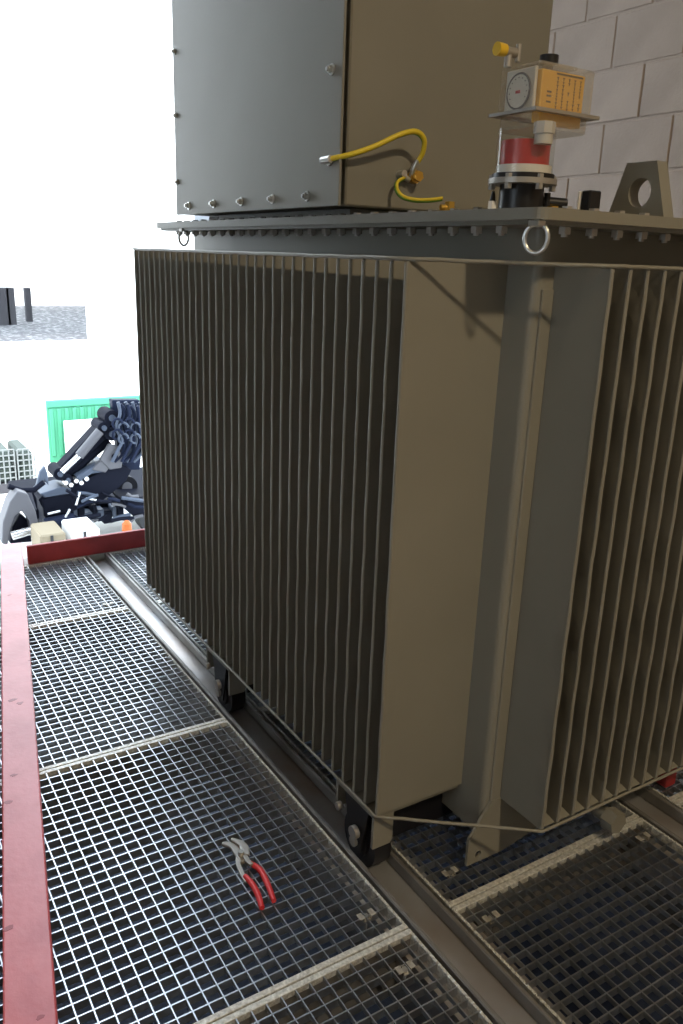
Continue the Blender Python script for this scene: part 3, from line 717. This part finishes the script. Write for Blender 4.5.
# white building opposite, with a wide loading opening
WY = 22.0
o0 = ony(-60, 288, WY); o1 = ony(88, 340, WY); ox0, ox1, oz0, oz1 = o0.x, o1.x, o1.z, ony(40, 250, WY).z
wb = empty('white_building', (ox1, WY, GZ)); tag(wb, 'overexposed white building facing the gateway across the yard', 'building')
mb = MB(); mb.box(-14, 26, WY, WY + 0.06, GZ, oz0); build('lower_wall', mb, M['white_wall'], wb)
mb = MB(); mb.box(ox1, 26, WY, WY + 0.06, oz0, oz1); build('side_wall', mb, M['white_wall'], wb)
mb = MB(); mb.box(-14, 26, WY, WY + 0.4, oz1, 12.0); build('upper_wall', mb, M['white_wall'], wb)
mb = MB(); mb.box(-14, 26, WY + 0.06, WY + 13.5, oz0 - 0.3, oz0 - 0.02); build('bay_floor', mb, M['gravel'], wb)
mb = MB(); mb.box(-14, 26, WY + 13.5, WY + 14, oz0 - 0.3, 12.0); build('rear_wall', mb, M['white_wall'], wb)
for (pa, pb, mt) in ((-20, 8, 'grey_facade'), (8.5, 14, 'grey_facade'), (27, 30.5, 'grey_facade')):
    yy = WY + 5.0 if pa < 20 else WY + 6
    A = ony(pa, 318, yy); B = ony(pb, 288, yy)
    mb = MB(); mb.box(A.x, B.x, yy, yy + (0.5 if pa < 20 else 0.25), oz0 - 0.02, B.z); build('bay_pillar', mb, M[mt], wb)

# green panelled container with a white box in front of it
gy = 12.4
a = ony(46, 401, gy); b = ony(150, 401, gy)
gc = empty('green_screen', ((a.x + b.x) / 2, gy, GZ)); tag(gc, 'mint green ribbed steel screen standing in the yard behind the crane', 'screen')
mb = MB(); mb.box(a.x, b.x, gy, gy + 0.06, GZ, a.z, 0.01); build('body', mb, M['green'], gc)
for k in range(14):
    x = a.x + 0.06 + k * (b.x - a.x - 0.12) / 13.0
    mb = MB(); mb.box(x - 0.03, x + 0.03, gy - 0.025, gy, GZ + 0.1, a.z - 0.12, 0.008); build('side_rib', mb, M['green'], gc)
mb = MB(); mb.box(a.x, b.x, gy - 0.03, gy, a.z - 0.1, a.z, 0.01); build('top_rail', mb, M['green'], gc)
wy = 12.1
a = ony(65, 422, wy); b = ony(150, 422, wy)
wc = empty('white_screen', ((a.x + b.x) / 2, wy, GZ)); tag(wc, 'white ribbed screen standing just before the green screen', 'screen')
mb = MB(); mb.box(a.x, b.x, wy, wy + 0.10, GZ, a.z, 0.01); build('body', mb, M['white_wall'], wc)
for k in range(8):
    x = a.x + 0.06 + k * (b.x - a.x - 0.12) / 7.0
    mb = MB(); mb.box(x - 0.03, x + 0.03, wy - 0.02, wy, GZ + 0.1, a.z - 0.1, 0.006); build('side_rib', mb, M['white_wall'], wc)

# caged liquid tanks at the far left
ty = 11.0
for k, (pa, pb, top) in enumerate(((-14, 14, 452), (17, 34, 450))):
    a = ony(pa, top, ty); b = ony(pb, top, ty)
    t = empty('caged_tank', ((a.x + b.x) / 2, ty, GZ))
    tag(t, ('pale green caged tank cut off by the left edge of the view' if k == 0 else 'narrow pale green caged tank next to the crane tip'), 'tank', 'caged liquid tanks')
    mb = MB(); mb.box(a.x + 0.02, b.x - 0.02, ty + 0.03, ty + 0.8, GZ + 0.14, a.z - 0.03, 0.03); build('container', mb, M['tank_green'], t)
    mb = MB(); mb.box(a.x, b.x, ty, ty + 0.84, GZ, GZ + 0.13, 0.01); build('pallet', mb, M['grey_facade'], t)
    n = 5 if k == 0 else 3
    for i in range(n + 1):
        x = a.x + (b.x - a.x) * i / n
        mb = MB(); mb.cyl((x, ty + 0.008, GZ + 0.13), (x, ty + 0.008, a.z), 0.010, None, 8); build('cage_bar', mb, M['cage'], t)
    for i in range(6):
        z = GZ + 0.2 + (a.z - GZ - 0.2) * i / 5
        mb = MB(); mb.cyl((a.x, ty + 0.014, z), (b.x, ty + 0.014, z), 0.010, None, 8); build('cage_bar', mb, M['cage'], t)

# folded loader crane on the bed of a lorry
CYY = 8.0
cr = empty('crane_lorry', (ony(80, 520, CYY).x, CYY, GZ)); tag(cr, 'dark lorry carrying a folded dark blue loader crane with hoses and cylinders', 'lorry')
def slab(name, pts, y, th, mtl, parent, bev=0.012):
    poly = [ony(px, py, y) for px, py in pts]
    mb = MB(); mb.prism(poly, (0, th, 0)); o = build(name, mb, mtl, parent)
    if bev: md = o.modifiers.new('bevel', 'BEVEL'); md.width = bev; md.segments = 2
    return o
def rod(name, pts, y, r, mtl, parent, n=14):
    mb = MB(); mb.tube([ony(px, py, y) for px, py in pts], r, n); return build(name, mb, mtl, parent)
mb_ = slab('main_boom', [(42, 500), (70, 488), (96, 474), (118, 462), (132, 470), (126, 482), (104, 500), (72, 512), (44, 517)], CYY, 0.28, M['crane'], cr)
slab('boom_side_plate', [(40, 494), (62, 487), (72, 489), (70, 494), (45, 498)], CYY - 0.02, 0.32, M['crane_face'], mb_)
slab('boom_side_plate', [(76, 477), (98, 464), (108, 463), (106, 472), (92, 474), (80, 482)], CYY - 0.03, 0.34, M['crane_face'], mb_)
slab('joint_plate', [(100, 460), (109, 444), (118, 446), (123, 458), (122, 468), (110, 470)], CYY - 0.06, 0.05, M['crane_grey'], cr)
slab('joint_plate', [(92, 470), (101, 461), (110, 467), (106, 473)], CYY - 0.05, 0.08, M['crane_grey'], cr)
mb = MB(); c = ony(115, 457, CYY - 0.08); mb.cyl(c, c + Vector((0, 0.05, 0)), 0.03, None, 16); build('pivot_pin', mb, M['crane'], cr)
oj = slab('outer_boom', [(56, 472), (64, 478), (118, 428), (112, 416), (104, 420)], CYY + 0.05, 0.18, M['crane'], cr)
rod('boom_cylinder', [(79, 456), (100, 431)], CYY - 0.05, 0.045, M['crane_grey'], cr)
rod('cylinder_rod', [(62, 472), (80, 455)], CYY - 0.05, 0.028, M['chrome'], cr)
rod('boom_cylinder', [(66, 476), (108, 440)], CYY + 0.12, 0.05, M['crane'], cr)
for (px, py, r) in ((112, 418, 0.075), (104, 428, 0.06), (60, 474, 0.06), (68, 480, 0.05), (112, 434, 0.07)):
    mb = MB(); c = ony(px, py, CYY - 0.02); mb.cyl(c, c + Vector((0, 0.26, 0)), r, None, 18); mb.mi = 1; mb.cyl(c + Vector((0, -0.02, 0)), c, r * 0.45, None, 12)
    build('pivot_pin', mb, [M['crane'], M['crane_face']], cr)
for k in range(5):
    x, y = (66 + k * 5.2, 483 + (k % 2) * 3 - k)
    mb = MB(); c = ony(x, y, CYY - 0.06); mb.cyl(c, c + Vector((0, 0.06, 0)), 0.022, None, 10); build('hydraulic_fitting', mb, M['chrome'], cr)
# hose bundle at the crane joint
for k in range(11):
    s = 118 + k * 2.4; yy = CYY - 0.10 + (k % 4) * 0.05
    pts = [(s, 402 + (k % 3) * 2), (s + 2 + (k % 2) * 3, 414), (s - 2 + (k % 3) * 2, 428), (s + 4, 440), (s - 1 + (k % 2) * 4, 452), (s - 6, 462)]
    mb = MB(); mb.tube(smooth_pts([ony(px, py, yy) for px, py in pts], 5), 0.017, 8); build('hydraulic_hose', mb, M['hose'] if k % 3 else M['crane_face'], cr)
for k in range(8):
    c = ony(118 + (k % 4) * 6, 424 + (k // 4) * 11 + (k % 2) * 4, CYY - 0.14)
    mb = MB(); pts = [(c.x + 0.045 * math.cos(t * 0.45), c.y + 0.004 * t, c.z + 0.05 * math.sin(t * 0.45)) for t in range(12)]; mb.tube(pts, 0.012, 8); build('hose_loop', mb, M['crane_face'] if k % 2 else M['hose'], cr)
slab('hose_bracket', [(112, 400), (140, 400), (146, 416), (140, 470), (120, 470), (116, 430)], CYY + 0.10, 0.12, M['hose'], cr)
# stabiliser arch and grab tip at the left
slab('stabiliser_leg', [(2, 544), (3, 522), (10, 502), (18, 491), (28, 494), (36, 512), (40, 532), (34, 542), (30, 522), (22, 511), (15, 516), (10, 530), (8, 545)], CYY - 0.25, 0.22, M['crane_grey'], cr)
slab('leg_housing', [(12, 528), (20, 514), (29, 522), (32, 542), (10, 544)], CYY - 0.10, 0.2, M['crane'], cr)
rod('leg_cylinder', [(12, 536), (36, 529)], CYY - 0.22, 0.04, M['chrome'], cr)
rod('grab_arm', [(8, 486), (20, 490), (34, 490), (44, 482)], CYY - 0.1, 0.026, M['crane'], cr)
slab('grab_tip', [(36, 488), (40, 472), (45, 466), (48, 474), (49, 486), (44, 480)], CYY - 0.1, 0.06, M['crane_face'], cr)
slab('slew_base', [(40, 500), (44, 496), (46, 530), (72, 528), (74, 512), (60, 512), (48, 516)], CYY + 0.02, 0.3, M['crane'], cr)
rod('slew_cylinder', [(44, 524), (74, 518)], CYY - 0.1, 0.055, M['hose'], cr)
for (p, q) in (((48, 514), (60, 511)), ((76, 505), (80, 492)), ((86, 498), (96, 500)), ((64, 520), (70, 509))):
    rod('steel_pipe', [p, q], CYY - 0.13, 0.012, M['chrome'], cr)
for k in range(22):   # small pipes, couplings and hoses crowding the crane base
    x, y = random.uniform(74, 138), random.uniform(494, 522)
    a_ = random.uniform(-0.5, 0.5); L_ = random.uniform(5, 12)
    rod('pipe_run', [(x - L_ * math.cos(a_), y + L_ * math.sin(a_)), (x + random.uniform(-2, 2), y + random.uniform(-2, 2)), (x + L_ * math.cos(a_), y - L_ * math.sin(a_))], CYY - random.uniform(0.02, 0.14), random.uniform(0.010, 0.022), M[('crane', 'hose', 'crane_face', 'crane', 'crane_grey')[k % 5]], cr, 8)
# lorry bed carrying the crane
lr = cr
a = ony(40, 516, CYY); b = ony(170, 505, CYY)
mb = MB(); mb.box(a.x, b.x + 1.5, CYY + 0.35, CYY + 1.6, a.z - 0.14, a.z - 0.04, 0.01); build('bed_frame', mb, M['crane'], lr)
for k in range(8):
    px = 74 + k * 6.5; c = ony(px, 510 + (k % 3) * 3, CYY + 0.25)
    mb = MB(); w = 0.022 + 0.012 * (k % 3); mb.box(c.x - w, c.x + w, CYY + 0.2, CYY + 0.4, c.z - 0.07, c.z + 0.05 + 0.02 * (k % 2), 0.008)
    build('chassis_box', mb, M['crane'] if k % 2 else M['crane_face'], lr)
slab('side_tray', [(122, 500), (170, 498), (170, 512), (134, 517), (126, 510)], CYY - 0.05, 0.3, M['crane'], lr)
slab('tray_lip', [(120, 498), (170, 496), (170, 500), (121, 501)], CYY - 0.08, 0.36, M['crane'], lr)
mb = MB(); c = ony(127, 487, CYY + 0.3); mb.cyl(c, c + Vector((0, 0.2, 0)), 0.115, None, 28); wl = build('spare_wheel', mb, M['rubber_yard'], lr)
mb = MB(); mb.cyl(c + Vector((0, -0.01, 0)), c + Vector((0, 0.01, 0)), 0.055, None, 20); build('wheel_rim', mb, M['crane_grey'], wl)
for px in (60, 160):
    c = ony(px, 520, CYY + 0.6)
    mb = MB(); mb.cyl((c.x, CYY + 0.4, GZ + 0.3), (c.x, CYY + 0.65, GZ + 0.3), 0.3, None, 28); build('wheel', mb, M['rubber'], lr)
# white sacks/boxes and an orange beacon just beyond the far beam
for k, (x0, x1, y0, y1, lab) in enumerate(((40, 66, 536, 546, 'cream wrapped crate beyond the far red beam, left one'), (72, 100, 532, 542, 'white wrapped crate beyond the far red beam beside the orange beacon'))):
    a = ony(x0, y0, 7.2); b = ony(x1, y0, 7.2)
    t = empty('wrapped_crate', ((a.x + b.x) / 2, 7.2, GZ)); tag(t, lab, 'crate', 'wrapped crates in the yard')
    mb = MB(); mb.box(a.x, b.x, 7.2, 7.6, GZ + 0.08, a.z, 0.015); build('wrapped_load', mb, M['white_wall'] if k else M['tan'], t)
    mb = MB(); mb.box(a.x, b.x, 7.2, 7.6, GZ, GZ + 0.08); build('pallet', mb, M['slab'], t)
    for j in range(1):
        mb = MB(); x = a.x + (b.x - a.x) * 0.45; mb.box(x - 0.012, x + 0.012, 7.192, 7.2, GZ + 0.08, a.z - 0.01); build('black_strap', mb, M['blackplastic'], t)
c = ony(127, 530, 7.0)
t = empty('orange_beacon', (c.x, 7.0, GZ)); tag(t, 'small orange beacon on a post beyond the far red beam', 'beacon')
mb = MB(); mb.cyl((c.x, 7.0, GZ), (c.x, 7.0, c.z), 0.02); mb.cyl((c.x, 7.0, GZ), (c.x, 7.0, GZ + 0.03), 0.1); build('post', mb, M['white_wall'], t)
mb = MB(); mb.cyl((c.x, 7.0, c.z), (c.x, 7.0, c.z + 0.06), 0.045, 0.04, 16); mb.cyl((c.x, 7.0, c.z + 0.06), (c.x, 7.0, c.z + 0.09), 0.04, 0.015, 16); build('lens', mb, M['orange'], t)
